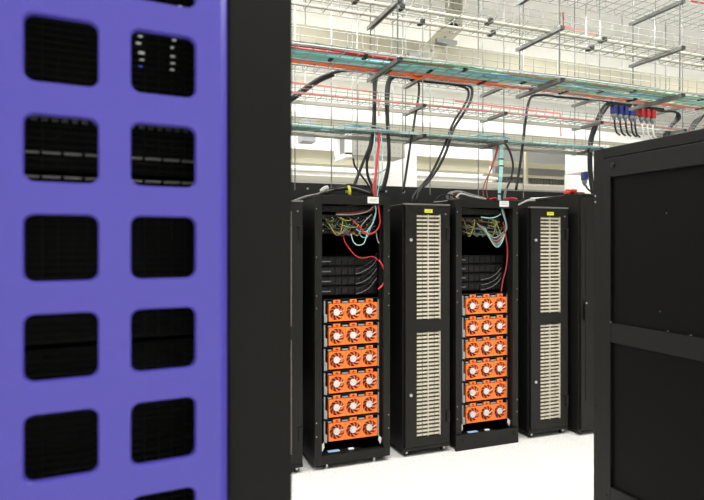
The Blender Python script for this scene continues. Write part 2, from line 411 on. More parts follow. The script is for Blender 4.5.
# ------------------------------------------------------------------ electronics inside open racks
PORT = mat('dark_port_grey', (48, 48, 44), .6, spec=.2)
def switch(x0, z, h, lab, led):
    o = thing('network_switch', lab, 'network switch', (x0+.06, YR+.10, z))
    W = .484
    box(0, W, 0, .4, 0, h-.004).build('body', DRK, o, bevel=.002)
    pm = MB(); ng = 18
    for i in range(ng):
        for j in range(2): pm.box(.02+i*.024, .037+i*.024, -.003, 0, .005+j*h*.45, .005+j*h*.45+h*.3)
    pm.build('port', PORT, o)
    lm = MB()
    for i in range(6): lm.box(.03+i*.07, .037+i*.07, -.004, 0, h*.42, h*.5)
    lm.build('led', led, o)
    return o
def server(x0, z, h, lab, face):
    o = thing('server', lab, 'server', (x0+.062, YR+.13, z)); W = .48
    box(0, W, 0, .6, 0, h-.006).build('body', DRK, o, bevel=.002)
    g = MB()
    for i in range(8):
        g.box(.03+i*.053, .03+i*.053+.045, -.006, 0, .01, h-.018)
    g.build('drive_bay', face, o)
    h2 = MB(); h2.box(.03, .10, -.010, -.006, h*.4, h*.5); h2.build('handle', STD, o)
    return o
DKF = mat('dull_grey_bezel', (20, 20, 19), .6, spec=.25, var=.15, scale=80)
for x0, wh in ((RA, 'the silver-footed rack'), (RC, 'the kick panel rack')):
    for k, ps in enumerate(('lowest', 'middle', 'upper')):
        switch(x0, 1.722+k*.05, .046, ps+' of three cabled switches near the top of '+wh, [LEDG, LEDG, LED][k])
    o = thing('port_strip', 'dark strip of ports at the very top of '+wh, 'port strip', (x0+.06, YR+.08, 1.885))
    box(0, .484, 0, .05, 0, .044).build('plate', BLK, o)
    q = MB()
    for i in range(10): q.box(.05+i*.04, .075+i*.04, -.004, 0, .012, .03)
    q.build('port', PORT, o)
    for k, ps in enumerate(('lowest', 'second', 'third', 'top')):
        server(x0, 1.255+k*.075, .075, ps+' dark server above the orange fans in '+wh, DKF if k < 3 else BLK2)
# patch cords on the switches
MUTED = {n: mat('dull_'+n.replace(' ', '_')+'_cord', c, .6) for n, c in (('yellow', (176, 166, 66)), ('green', (70, 98, 66)), ('grey', (100, 100, 98)), ('dark red', (96, 34, 34)), ('pale teal', (84, 118, 116)))}
def loopcord(x0, xa, za, xb, zb, m, sag, out, lab, grp, r=.003):
    y = YR+.095
    cable('network_cable', [(xa, y, za), (xa+(xb-xa)*.1, y-out*.8, za-.01), ((xa+xb)/2, y-out, min(za, zb)-sag), (xb-(xb-xa)*.1, y-out*.8, zb-.01), (xb, y, zb)], r, m, lab, 'cable', grp, 5, 4)
for x0, wh, g in ((RA, 'the silver-footed rack', 'left'), (RC, 'the kick panel rack', 'right')):
    for (m, nm, n, sp) in ((CYL, 'yellow', 9, .1), (CGR, 'green', 6, .09), (CGY, 'grey', 8, .14), (CDR, 'dark red', 4, .2), (CLT, 'pale teal', 4, .16)):
        for k in range(n):
            xa = x0+.08+rnd.random()*.33; za = 1.735+rnd.choice((0, .05, .1))+rnd.random()*.02; s_ = sp*(.5+rnd.random())
            loopcord(x0, xa, za, min(xa+s_, x0+.53), 1.735+rnd.choice((0, .05, .1)), MUTED[nm], .01+rnd.random()*.02, .025+rnd.random()*.03,
                     'short '+nm+' cord on the switches in '+wh, nm+' patch cords, '+g+' open rack')
# larger loops, traced from the photograph on a plane just inside the rack front
def on(pts, Y): return [PY(a, b, Y) for a, b in pts]
YI = YR+.03
cable('network_cable', on([(336, 213.5), (350, 213), (362, 211.5), (372, 210), (375, 204)], YI+.03), .006, CDR, 'thick dull red bundle running level across the top of the silver-footed rack')
cable('network_cable', on([(336, 214.5), (352, 214.5), (366, 212), (374, 206)], YI+.02), .005, CGY, 'pale cable running just under the dull red bundle in the silver-footed rack')
cable('network_cable', on([(378, 202), (379.5, 215), (380, 223), (376, 231), (369, 234), (363, 231), (359, 226), (353, 221)], YI), .0055, CRD, 'bright red cable curling down the right side inside the silver-footed rack')
cable('network_cable', on([(377, 203), (379, 213), (380.5, 222), (377, 230), (370, 234.5), (364, 232.5)], YI+.015), .0045, CRD, 'second red cable lying against the curling red one in the silver-footed rack')
cable('network_cable', on([(375, 203), (376, 212), (373, 223), (368, 230), (366, 238), (363, 244), (357, 245), (353, 241), (351, 234)], YI), .0035, CLT, 'pale teal cable with the lowest loop in the silver-footed rack')
cable('network_cable', on([(375, 203), (375.5, 214), (372, 224), (369, 232), (367, 237), (362, 237), (359, 232)], YI+.01), .004, CTL, 'teal cable with a shallow loop in the silver-footed rack')
cable('network_cable', on([(374, 204), (376, 210), (370, 228), (362, 232), (356, 229)], YI+.02), .004, CLT, 'thin teal cable turning left at the switches of the silver-footed rack')
cable('network_cable', on([(372, 214), (366, 220), (361, 226)], YI+.02), .004, CGY, 'grey cable slanting down to the switches in the silver-footed rack')
cable('network_cable', on([(376, 232), (377, 238), (379, 243), (381.5, 238), (380, 232)], YI+.02), .004, CGY, 'small grey loop tucked by the right post of the silver-footed rack')
cable('network_cable', on([(343, 233), (345, 242), (352, 252), (358, 257), (364, 258), (372, 256.5), (378, 260), (382, 266)], YI+.05), .004, CRD, 'red cable sagging across the middle of the silver-footed rack')
cable('network_cable', on([(379, 260), (383, 267), (384.5, 276), (383, 284), (378, 289.5)], YI-.02), .006, CRD, 'red cable arcing down just above the fans in the silver-footed rack')
for k in range(6):
    y = 262+k*5
    cable('network_cable', on([(356, y+7), (362, y+5), (369, y+1), (374, y-3-k*.5), (377, y-9)], YI+.05), .0028, MUTED['grey'] if k in (1, 3, 5) else CBK, 'thin grey or black cable fanning across the servers of the silver-footed rack', 'cable', 'cables fanning over servers, silver-footed rack')
for k, (m, nm) in enumerate(((CLT, 'pale teal'), (CTL, 'teal'), (CGY, 'grey'), (CRD, 'red'), (CTL, 'darker teal'), (CDR, 'dark red'), (CLT, 'outer pale teal'))):
    dx = k*1.3
    cable('network_cable', on([(501, 205), (502.5+dx*.2, 213), (506+dx*.15, 226+dx*.3), (503, 240-dx), (498-dx*.4, 247-dx*1.2), (493-dx*.8, 244-dx*1.4), (489-dx, 236-dx), (485-dx, 228-dx*.6)], YI+.004*k), .003, m,
          nm+' cable in the tangle of loops inside the kick panel rack', 'cable', 'tangled loops, kick panel rack')
cable('network_cable', on([(481, 217), (490, 218), (497, 216.5), (500.5, 214)], YI), .0045, CLT, 'pale cable running level to the tangle in the kick panel rack')
cable('network_cable', on([(503, 222), (506, 238), (507.5, 252), (506, 268), (503, 280), (501, 292)], YI), .006, CDR, 'dark red cable dropping straight to the fans in the kick panel rack')
for k in range(3):
    y = 275+k*5
    cable('network_cable', on([(481, y+5), (489, y+3), (496, y-1), (501, y-7)], YI+.05), .0025, MUTED['grey'], 'thin grey cable crossing the servers of the kick panel rack', 'cable', 'cables over servers, kick panel rack')

# ------------------------------------------------------------------ slotted-door cabinets
def door_cab(x0, label):
    o = thing('slotted_cabinet', label, 'cabinet', (x0, YR, 0)); W, D, H = .402, 1.0, 1.955
    box(0, W, .03, D, .045, H).build('body', BLK2, o, bevel=.003)
    # door as frame strips round two windows
    wx0, wx1 = .108, .318; zs = ((.145, .963), (1.055, 1.877))
    d = MB(); d.box(.012, wx0, 0, .028, .075, H-.01).box(wx1, W-.004, 0, .028, .075, H-.01)
    d.box(wx0, wx1, 0, .028, .075, zs[0][0]).box(wx0, wx1, 0, .028, zs[0][1], zs[1][0]).box(wx0, wx1, 0, .028, zs[1][1], H-.01)
    dr = d.build('door', BLK, o)
    MB().box(0, W, .004, .03, .045, .072).build('plinth', BLK, o, bevel=.002)
    MB().box(-.0, W, -.002, .03, H-.008, H+.004).build('top_trim', STD, o)
    for z0, z1 in zs:
        bk = MB(); bk.box(wx0, wx1, .024, .0275, z0, z1); s = bk.build('grille', SLOTB, dr)
        n = 27; p = (z1-z0)/n; g = MB(); gv = MB()
        for k in range(n):
            za = z0+k*p+p*.25
            for i in range(4):
                xa = wx0+.004+i*(wx1-wx0)/4
                g.box(xa, xa+(wx1-wx0)/4-.006, .008, .024, za, za+p*.44)
        g.build('slat', SLOT, dr)
        v = MB(); v.box((wx0+wx1)/2-.004, (wx0+wx1)/2+.002, .004, .024, z0, z1).box(wx1-.006, wx1, .002, .024, z0, z1); v.build('upright', SLOT, dr)
    MB().box(.175, .245, -.002, 0, 1.888, 1.916).build('label_plate', YEL, dr)
    pr = MB().box(.19, .23, -.0026, -.002, 1.900, 1.903).build('print', LGR, dr)
    for z in (.48, 1.676):
        MB().cyl((.055, 0, z), (.055, -.012, z), .012, 14).build('lock', ZNC, dr, smooth=2)
    for z in (.24, 1.68):
        h = MB(); h.box(W-.034, W-.006, -.012, 0, z, z+.09).box(W-.05, W-.004, -.014, 0, z+.088, z+.096); h.build('hinge', BLK, dr, bevel=.003)
    MB().cyl((W-.04, 0, 1.88), (W-.04, -.003, 1.88), .008, 10).build('screw', STD, dr)
    for x in (.035, W-.04):
        for y in (.05, D-.06):
            c = MB(); c.cyl((x-.012, y, .018), (x+.012, y, .018), .018, 14); c.box(x-.015, x+.015, y-.02, y+.02, .034, .046); c = c.build('castor', CBK, o, smooth=2)
            MB().cyl((x, y-.021, .03), (x, y-.026, .03), .009, 10).build('bolt', ZNC, c)
    return o
door_cab(1.893, 'narrow black cabinet with slotted ivory windows, between the two open racks')
door_cab(3.063, 'narrow black cabinet with two ivory slotted windows right of the kick panel rack')
door_cab(.690, 'narrow black cabinet half hidden by the purple cabinet, showing only its right edge')

# ------------------------------------------------------------------ solid black cabinet at end of row (protrudes)
ex, ey = 3.518, 3.81
o = thing('server_cabinet', 'solid black cabinet at the far right of the row, partly behind the near cabinet', 'cabinet', (ex, ey, 0))
box(0, .62, .03, 1.1, .03, 2.075).build('body', BLK, o, bevel=.004)
box(.006, .614, 0, .03, .05, 2.035).build('door', BLK, o, bevel=.004)
box(.05, .6, -.004, .0, .3, 1.96).build('door_panel', BLK2, o, bevel=.003)
h = MB(); h.box(.03, .05, -.02, -.004, .99, 1.15); h.build('handle', BLK2, o, bevel=.004)
MB().cyl((.04, -.02, 1.14), (.04, -.026, 1.14), .008, 10).build('lock', ZNC, o)
MB().cyl((-.001, .5, 1.88), (-.006, .5, 1.88), .008, 10).build('screw', SCR, o)
for x in (.03, .58):
    for y in (.05, 1.05): MB().cyl((x, y, 0), (x, y, .03), .02, 12).build('foot', CBK, o)
# clutter on its top
p = PY(571, 193, 3.98)
o = thing('red_tool', 'crumpled red cable bundle lying on top of the far right black cabinet', 'cable bundle', (p.x, p.y, 2.08))
g = MB()
for k in range(5): g.tube([(-.08+.012*k, .01*k, .008), (-.04+.006*k, .02*k-.03, .016+.006*((k*3)%5)), (.02, -.02*k+.03, .012+.007*((k*2)%5)), (.075-.014*k, .01*k, .009)], .0095, 6, 4)
g.build('strand', CORAL, o, smooth=True)
g = MB().tube([(.06, 0, .012), (.11, .02, .016), (.15, .0, .012)], .012, 6, 4).build('end', DRED, o, smooth=True)
p = PY(562, 196, 3.95)
vs = []
q0 = (PY(557, 196, 3.95).x, 3.9); 
tag(MB().add([(3.54, 4.45, 2.077), (3.55, 4.0, 2.079), (3.8, 3.9, 2.09), (3.95, 3.9, 2.088), (3.98, 4.55, 2.077), (3.6, 4.6, 2.095)], [(0, 1, 2, 5), (2, 3, 4, 5)]).build('paper_sheet', PAP), 'creased white sheet under the red bundle on the far right cabinet', 'paper')

# ------------------------------------------------------------------ big cabinet at right, seen from its side
XS = 1.733
yA = PX(593.5, 150, XS).y
o = thing('server_cabinet', 'large black cabinet in the right foreground showing its panelled side', 'cabinet', (XS, 0, 0))
HT = PX(593.5, 150.5, XS).z
def Yp(px): return PX(px, 0, XS).y
y604, y612 = Yp(604), Yp(611.5)
yN = .78
box(.02, .80, yN, yA-.005, .03, HT-.01).build('body', BLK2, o, bevel=.004)
fr = MB(); fr.box(0, .02, y604, yA, .02, HT).box(0, .02, yN-.03, yN+.03, .02, HT)
zL = PX(604, 159.5, XS).z
fr.box(0, .02, yN+.03, y604, zL+.004, HT); fr.box(.0, .02, yN+.03, y604, .02, .07)
fr.build('frame', SIDE, o, bevel=.002)
z1 = PX(612, 177, XS).z; z2 = PX(612, 323, XS).z; z3 = PX(612, 342, XS).z; z4 = PX(612, 487, XS).z
sp = MB(); yb = y604-.004; ya = yN+.034
sp.box(-.006, .014, y612, yb, .074, zL).box(-.006, .014, ya, ya+.05, .074, zL)
for a, b in ((z1, zL), (z3, z2), (z4-.09, z4), (.074, .16)): sp.box(-.006, .014, ya+.05, y612, a, b)
spo = sp.build('side_panel', SIDE, o, bevel=.002)
for a, b in ((z2, z1), (z4, z3), (.16, z4-.09)):
    box(.006, .012, ya+.05, y612, a, b).build('inset_panel', mat('matt_black_inset', (5, 5, 5), .6, spec=.1, var=.08, scale=200), spo)
zz = PX(612.5, 165.5, XS).z; yy = Yp(613)-.006
lk = MB().cyl((-.006, yy, zz), (-.012, yy, zz), .0105, 16).cyl((-.012, yy, zz), (-.016, yy, zz), .004, 12).build('latch', CBK, spo, smooth=2)
for (px, py, m, r) in ((608, 331, BLK2, .004), (612, 322, SCR, .002), (659, 311.5, STD, .0022), (665.5, 213, STD, .0022), (669, 331, STD, .002), (692, 335, STD, .002), (607, 495, BLK2, .005)):
    q = PX(px, py, XS)
    xx = .005 if py < 320 and px > 620 else -.007
    MB().cyl((xx+.004, q.y, q.z), (xx-.001, q.y, q.z), r, 10).build('screw', m, spo)
for py in (196, 202, 400, 406, 216): 
    q = PX(595.5, py, XS); MB().cyl((.001, q.y, q.z), (-.002, q.y, q.z), .004, 8).build('screw', SCR if py < 210 else DRK, o)
box(.03, .80, yA-.005, yA+.02, .05, HT-.03).build('door', BLK2, o)
for x in (.06, .74):
    for y in (yN+.06, yA-.06): MB().cyl((x, y, 0), (x, y, .03), .022, 12).build('foot', CBK, o)

# ------------------------------------------------------------------ purple cabinet, left foreground
rz = radians(5.5)
DKF2 = mat('dim_grey_metal', (60, 60, 58), .5)
pc = thing('server_cabinet', 'large cabinet with a purple door full of square holes in the left foreground', 'cabinet', (.030, .843, 0), rz)
PH = .1307; HH = .0437; RR = .013; TP = .1295; t0 = .0018; zc = 1.652
dl, drr = t0-3*TP-TP/2-.018, .0785
def hole_outline(n=6):
    pts = []
    for (cx, cz, a0) in ((HH-RR, HH-RR, 0), (-(HH-RR), HH-RR, pi/2), (-(HH-RR), -(HH-RR), pi), (HH-RR, -(HH-RR), 3*pi/2)):
        for k in range(n+1):
            a = a0+pi/2*k/n; pts.append((cx+RR*cos(a), cz+RR*sin(a)))
    return pts
ho = hole_outline()
dm = MB()
krange = range(-11, 3)
for ci in range(4):
    for k in range(-11, 5):
        cx = t0-ci*TP; cz = zc+k*PH
        if cz < .12 or cz > 2.2: continue
        n = len(ho); hx, hz = TP/2, PH/2
        corner = [(hx, hz), (-hx, hz), (-hx, -hz), (hx, -hz)]
        O = []
        for (x, z) in ho:
            m_ = max(abs(x)/hx, abs(z)/hz); O.append((x/m_, z/m_))
        # snap corners
        for q, (a, b) in enumerate(corner):
            i = q*7+3; O[i] = (a, b)
        L = [[(cx+x, 0, cz+z) for x, z in O], [(cx+x*1.045, 0, cz+z*1.045) for x, z in ho], [(cx+x, .0035, cz+z) for x, z in ho], [(cx+x, .012, cz+z) for x, z in ho], [(cx+x, .012, cz+z) for x, z in O]]
        vs = sum(L, []); fs = []
        for l in range(4):
            for i in range(n):
                j = (i+1) % n; fs.append((l*n+i, (l+1)*n+i, (l+1)*n+j, l*n+j))
        dm.add(vs, [tuple(reversed(f)) for f in fs])
xl, xr = t0-3*TP-TP/2, t0+TP/2
ks = [k for k in range(-11, 5) if .12 <= zc+k*PH <= 2.2]
zb_, zt_ = zc+ks[0]*PH-PH/2, zc+ks[-1]*PH+PH/2
ztop, zbot = 2.26, .05
dm.box(xr, drr, 0, .012, zbot, ztop); dm.box(dl-.012, xl, 0, .012, zbot, ztop)
dm.box(xl, xr, 0, .012, zt_, ztop); dm.box(xl, xr, 0, .012, zbot, zb_)
# rounded right and left door edges
for s_, xe in ((1, drr), (-1, dl-.012)):
    prof = [(0, 0), (.004, .001), (.013, .010), (.0175, .018), (.019, .026), (.0, .03)]
    vs = [(xe+s_*a, b, zbot) for a, b in prof]+[(xe+s_*a, b, ztop) for a, b in prof]
    n = 6; dm.add(vs, [tuple(range(n)), tuple(range(n, 2*n))]+[(i, (i+1) % n, n+(i+1) % n, n+i) for i in range(n)])
dm.build('door', PUR, pc)
FR = .2078; FLX = dl-.11
for a, b in ((drr+.0225, FR), (FLX, dl-.03)):
    box(a, b, .035, .10, .03, 2.29).build('front_post', SIDE, pc, bevel=.004)
box(dl-.03, drr+.018, .035, .10, 2.25, 2.29).build('top_rail', BLK, pc)
box(dl-.03, drr+.018, .035, .10, .03, .06).build('bottom_rail', BLK, pc)
box(FR-.012, FR-.004, .10, 1.05, .03, 2.29).build('side_panel', BLK2, pc)
box(FLX+.004, FLX+.012, .10, 1.05, .03, 2.29).build('side_panel', BLK2, pc)
box(FLX, FR-.012, .05, 1.05, 2.29, 2.30).build('top_cover', BLK2, pc)
box(FLX, FR-.012, 1.05, 1.06, .03, 2.30).build('back_panel', BLK2, pc)
for x in (FLX+.06, FR-.06):
    for y in (.1, 1.0): MB().cyl((x, y, 0), (x, y, .03), .022, 12).build('foot', CBK, pc)
# blade chassis stacked inside the purple cabinet
pc_m = Matrix.Translation((.030, .843, 0)) @ Matrix.Rotation(rz, 4, 'Z')
def zrow(py, t=-.1, dep=.1):
    # height of a line seen at py through the holes
    d = .8+t*.44+dep*.9
    return EYE-(py-HY)/F*d
names = {0: 'lowest blade unit of dark mesh inside the purple cabinet', 1: 'blade unit below eye level inside the purple cabinet', 2: 'middle blade unit of dark mesh inside the purple cabinet', 3: 'blade unit with thin bright edge lines inside the purple cabinet', 4: 'topmost blade unit with bright status lights inside the purple cabinet'}
zlv = [.10, .62, 1.05, 1.50, 1.765, 2.23]
for k in range(5):
    z0, z1_ = zlv[k]+.004, zlv[k+1]-.004
    o = thing('blade_chassis', names[k], 'computer', tuple(pc_m @ Vector((-.2, .12, z0))), rz)
    hx0, hx1 = -.275, .275
    box(hx0, hx1, .02, .75, 0, z1_-z0).build('body', DRK, o)
    g = MB(); nn = 26
    for i in range(nn+1): g.box(hx0+i*.55/nn-.0012, hx0+i*.55/nn+.0012, .012, .018, .004, z1_-z0-.004)
    zz = .006
    while zz < z1_-z0-.006: g.box(hx0, hx1, .010, .014, zz-.001, zz+.001); zz += .0105
    g.build('front_mesh', MESHM, o)
    if k in (3,):
        for py in (153, 177):
            z = zrow(py)-z0
            e = MB()
            for i in range(19): e.box(hx0+i*.029, hx0+i*.029+.024, 0, .012, z-.0015, z+.0015)
            e.build('bay_edge', STD, o)
        e = MB()
        for i in range(40): e.box(hx0+i*.0138, hx0+i*.0138+.008, 0.004, .012, zrow(121)-z0, zrow(121)-z0+.008)
        e.build('vent_slot', DKF2, o)
    if k == 4:
        def lx(px, py, w_, m, nm):
            # status light seen through the second-column hole; depth .12 behind door
            t = 0
            for _ in range(20):
                d = .8+t*.44+.12*.898; r = -.2686+t*.898-.12*.44; t += ((px-CX)/F*d-r)/.9
            d = .8+t*.44+.12*.898
            z = EYE-(py-HY)/F*d-z0; x = t+.2
            return (x, z)
        for (px, py, wd, m, nm) in ((141, 34.5, 6, LED, 'status_light'), (139, 41.5, 7, LED, 'status_light'), (142, 51, 8, LED, 'status_light'), (142.5, 58.5, 6, LED, 'status_light'), (141, 65, 5, LEDB, 'status_light'),
                             (175, 38.5, 5, LED, 'status_light'), (173, 46, 4, LED, 'status_light'), (173.5, 55, 6, LED, 'status_light'), (173.5, 62, 6, LED, 'status_light'), (173, 68.5, 6, LED, 'status_light'), (181, 4.5, 5, LED, 'status_light')):
            x, z = lx(px, py, wd, m, nm); hw = wd/2/900
            box(x-hw, x+hw, .006, .012, z-.0008 if py != 51 else z-.0022, z+.0008).build(nm, m, o)

# ------------------------------------------------------------------ overhead: trapeze hangers, wire trays
def channel(x, y0, y1, z, label, m=STD):
    o = thing('strut_channel', label, 'channel', (x, (y0+y1)/2, z), group='steel channels carrying the wire trays')
    h = (y1-y0)/2; c = MB()
    c.box(-.018, .018, -h, h, -.003, 0).box(-.018, -.015, -h, h, -.026, -.003).box(.015, .018, -h, h, -.026, -.003).box(-.015, -.007, -h, h, -.026, -.023).box(.007, .015, -h, h, -.026, -.023)
    c.build('channel', m, o)
    box(-.018, .018, -h-.006, -h, -.026, 0).build('end_cap', CBK, o)
    for y in (-h+.03, h-.03): MB().cyl((0, y, 0), (0, y, .012), .013, 6).build('nut', ZNC, o)
    return o
def rod(x, y, z0, label, grp):
    tag(MB().cyl((x, y, z0), (x, y, CEIL), .0055, 6).build('threaded_rod', STL, smooth=True), label, 'rod', grp)
def wire_tray(x0, x1, y0, y1, z, h, pitch, label, r=.0028, wires=None):
    m = MB(); n = int((x1-x0)/pitch)
    ys = wires or [y0+(y1-y0)*i/4 for i in range(5)]
    R = lambda a, b, rr: m.cyl(a, b, rr, 5)
    for y in ys: R((x0, y, z), (x1, y, z), r)
    for zz in (z+h*.5, z+h):
        for y in (y0, y1): R((x0, y, zz), (x1, y, zz), r)
    for i in range(n+1):
        x = x0+i*pitch
        m.tube([(x, y0, z+h+.01), (x, y0, z+.02), (x, y0+.02, z), (x, y1-.02, z), (x, y1, z+.02), (x, y1, z+h+.01)], r, 5, 1)
    return tag(m.build('wire_tray', WIRE), label, 'cable tray')
NY0, NY1 = 3.30, 3.80
near_x = [.35, 1.56, 2.86, 4.06, 5.3]
lv = [2.85, 3.23, 3.60]
for xi, x in enumerate(near_x):
    for y, wd in ((NY0+.01, 'near'), (NY1-.03, 'far')):
        rod(x, y, lv[0]-.02, wd+' threaded rod of the '+ORD[xi]+' hanger of the near tray stack', 'rods of the near tray stack')
    for i, z in enumerate(lv):
        if i == 2 and x < 2: continue
        channel(x, NY0-.02, NY1, z-.004, 'grey steel channel, '+['lowest', 'middle', 'highest'][i]+' on the '+ORD[xi]+' hanger of the near tray stack')
wire_tray(.0, 6.6, 3.27, 3.68, lv[0], .10, .1, 'lowest wire tray of the near stack, filled with orange and teal cables')
wire_tray(.0, 6.6, 3.33, 3.70, lv[1], .10, .13, 'middle wire tray of the near stack carrying thick beige cables', .0032)
wire_tray(2.6, 6.6, 3.33, 3.72, lv[2], .10, .1, 'highest wire tray, near the top right corner')
FY0, FY1 = 4.36, 4.74
far_x = [1.1, 2.30, 3.14, 4.27, 5.4]
fl = [2.60, 2.86, 3.11]
for xi, x in enumerate(far_x):
    for y, wd in ((FY0+.01, 'near'), (FY1-.03, 'far')):
        rod(x, y, fl[0]-.02, wd+' threaded rod of the '+ORD[xi]+' hanger above the racks', 'rods of the rack tray stack')
    for i, z in enumerate(fl):
        channel(x, FY0-.02, FY1, z-.004, 'grey steel channel, '+['lowest', 'middle', 'highest'][i]+' on the '+ORD[xi]+' hanger above the racks')
wire_tray(.2, 7.2, 4.42, 4.66, fl[0], .05, .1, 'lowest wire tray above the racks holding pale teal cables')
wire_tray(.2, 7.2, 4.36, 4.62, fl[1], .06, .1, 'middle wire tray above the racks with red cables along it')
wire_tray(.2, 7.2, 4.40, 4.66, fl[2], .06, .1, 'highest wire tray above the racks carrying black power cables')
# flat rails under the lower tray edges
tag(box(.2, 7.2, 4.655, 4.67, 2.565, 2.6).build('tray_rail', GRB), 'grey beige rail beneath the back edge of the teal cable tray', 'rail')
tag(box(.2, 7.2, 4.60, 4.615, 2.825, 2.855).build('tray_rail', GRB), 'grey beige rail beneath the back edge of the tray with red cables', 'rail')
# far third stack against the hall (thin wires only)
wire_tray(.4, 10, 5.6, 5.95, 3.55, .1, .14, 'thin wire tray farthest back, beyond the racks', .003)
for k, x in enumerate((1.15, 1.5, 1.9, 2.2, 2.75, 3.1, 3.75, 4.4, 5.2, 6.0, 6.8)):
    tag(MB().cyl((x, 5.66+.01*k, 2.2 if x < 4.6 else 3.53), (x, 5.66+.01*k, CEIL), .006, 6).build('threaded_rod', STL, smooth=True), 'thin vertical rod behind the racks, '+ORD[k]+' from the left', 'rod', 'rods behind the racks')

# cables in the near trays
def run(name, n, x0, x1, y0, y1, z0, z1, r, m, label, group, wob=.006, step=.5):
    for k in range(n):
        y = y0+(y1-y0)*(k+.5)/n; z = z0+(z1-z0)*rnd.random()
        pts = []; x = x0
        while x <= x1+.01:
            pts.append((x, y+rnd.uniform(-wob, wob), z+rnd.uniform(-wob*.5, wob*.5))); x += step
        cable(name, pts, r, m, label+', '+ORD[k]+' from front', 'cable', group, 6, 3)
b = lv[0]+.012
run('data_cable', 3, 0, 6.6, 3.59, 3.665, b, b+.004, .0105, COR, 'orange cable at the back of the lowest near tray', 'orange cables in the lowest near tray')
run('data_cable', 3, 0, 2.9, 3.55, 3.585, b, b+.004, .0105, COR, 'orange cable in the left stretch of the lowest near tray', 'left stretch orange cables')
run('data_cable', 4, 2.6, 6.6, 3.50, 3.62, b-.006, b, .005, CGY, 'grey cable in the right stretch of the lowest near tray', 'right stretch grey cables', .02)
run('data_cable', 3, 2.4, 6.6, 3.42, 3.6, b-.008, b-.004, .005, CYL2, 'pale yellow cable in the lowest near tray', 'pale yellow cables in the lowest near tray', .02)
run('data_cable', 3, 0, 6.6, 3.40, 3.56, b-.009, b-.004, .004, CLT, 'very pale teal cable in the lowest near tray', 'very pale teal cables in the lowest near tray', .02)
run('data_cable', 7, 0, 6.6, 3.42, 3.55, b-.004, b+.012, .009, CTL, 'teal cable in the middle of the lowest near tray', 'teal cables in the lowest near tray', .01)
run('data_cable', 3, 0, 2.2, 3.35, 3.40, b-.002, b+.006, .008, CDR, 'red cable at the left front of the lowest near tray', 'red cables in the lowest near tray', .012)
run('data_cable', 5, 1.6, 6.6, 3.34, 3.43, b-.002, b+.01, .008, CGR, 'green cable in the front of the lowest near tray', 'green cables in the lowest near tray', .014)
run('data_cable', 3, 0, 6.6, 3.29, 3.35, b, b+.01, .005, CGY, 'white cable along the front edge of the lowest near tray', 'white cables in the lowest near tray', .01)
run('data_cable', 3, 2.0, 6.6, 3.36, 3.52, b-.006, b, .007, CBL, 'blue cable lying on top in the lowest near tray', 'blue cables in the lowest near tray', .014)
run('data_cable', 1, 2.2, 6.6, 3.36, 3.40, b-.006, b-.002, .007, COR, 'thin orange cable among the green ones of that tray', 'thin orange cables in the lowest near tray', .02)
b2 = lv[1]+.016
for y, wd in ((3.45, 'front'), (3.635, 'back')):
    run('power_cable', 2, 0, 6.6, y-.015, y+.015, b2, b2, .0095, BEI2, 'thick beige cable in the middle near tray, '+wd+' pair', wd+' beige cable pair', .001, 1.0)
# black ties
for k in range(22):
    x = .9+k*.25+rnd.uniform(-.05, .05); y = [3.6, 3.49, 3.38][k % 3]; 
    t = MB(); t.box(-.014, .014, -.05 if k % 3 == 0 else -.03, .05 if k % 3 == 0 else .03, -.012, .032); o = t.build('cable_tie', CBK, bevel=.006); o.location = (x, y, lv[0]+.006)
    tag(o, 'black tie wrapped round the cables in the lowest near tray, '+ORD[k]+' from the left', 'cable tie', 'black ties in the lowest near tray')
for k, (x, y) in enumerate(((1.32, 3.45), (1.65, 3.45), (1.9, 3.635), (2.35, 3.45), (2.5, 3.635), (3.4, 3.45), (3.45, 3.635), (4.55, 3.45))):
    o = box(-.018, .018, -.036, .036, -.016, .018).build('cable_tie', CBK, bevel=.006); o.location = (x, y, b2); tag(o, 'black tie round a thick beige cable pair, '+ORD[k]+' from the left', 'cable tie', 'black ties on the beige cables')
# cables in the rack trays
c0 = fl[0]+.01
run('data_cable', 6, .2, 7.2, 4.44, 4.63, c0, c0+.012, .007, CLT, 'pale teal cable in the lowest tray above the racks', 'pale teal cables in the lowest rack tray', .014, .35)
run('data_cable', 4, .2, 7.2, 4.45, 4.62, c0+.006, c0+.016, .006, CWH, 'white cable in the lowest tray above the racks', 'white cables in the lowest rack tray', .018, .35)
run('data_cable', 3, .2, 7.2, 4.46, 4.6, c0+.006, c0+.016, .006, CGR, 'green cable in the lowest tray above the racks', 'green cables in the lowest rack tray', .018, .35)
run('data_cable', 3, 1.6, 4.6, 4.5, 4.6, c0+.01, c0+.02, .006, CBL, 'blue cable in the lowest tray above the racks', 'blue cables in the lowest rack tray', .02, .3)
run('data_cable', 2, .2, 7.2, 4.42, 4.46, fl[1]+.01, fl[1]+.014, .004, PIPE, 'red cable along the middle tray above the racks', 'red cables in the middle rack tray', .003, .6)
run('data_cable', 3, 3.6, 7.2, 4.46, 4.58, fl[1]+.01, fl[1]+.02, .006, CWH, 'white cable in the middle tray above the racks', 'white cables in the middle rack tray', .02, .3)
for k in range(10):   # coiled pale slack where the drops leave the tray
    x = [1.86, 3.1][k % 2]+rnd.uniform(-.12, .12)
    a_ = rnd.uniform(.1, .2)
    cable('slack_loop', [(x-a_, 4.5, c0+.03), (x-a_*.3, 4.46+.02*rnd.random(), c0+.045), (x+a_*.4, 4.5, c0+.05), (x+a_, 4.56, c0+.03), (x, 4.6, c0+.04), (x-a_, 4.52, c0+.028)], .006, CBL if k % 3 else CLT,
          'pale blue slack loop lying on the lowest rack tray above an open rack', 'cable', 'slack loops on the lowest rack tray', 5, 5)

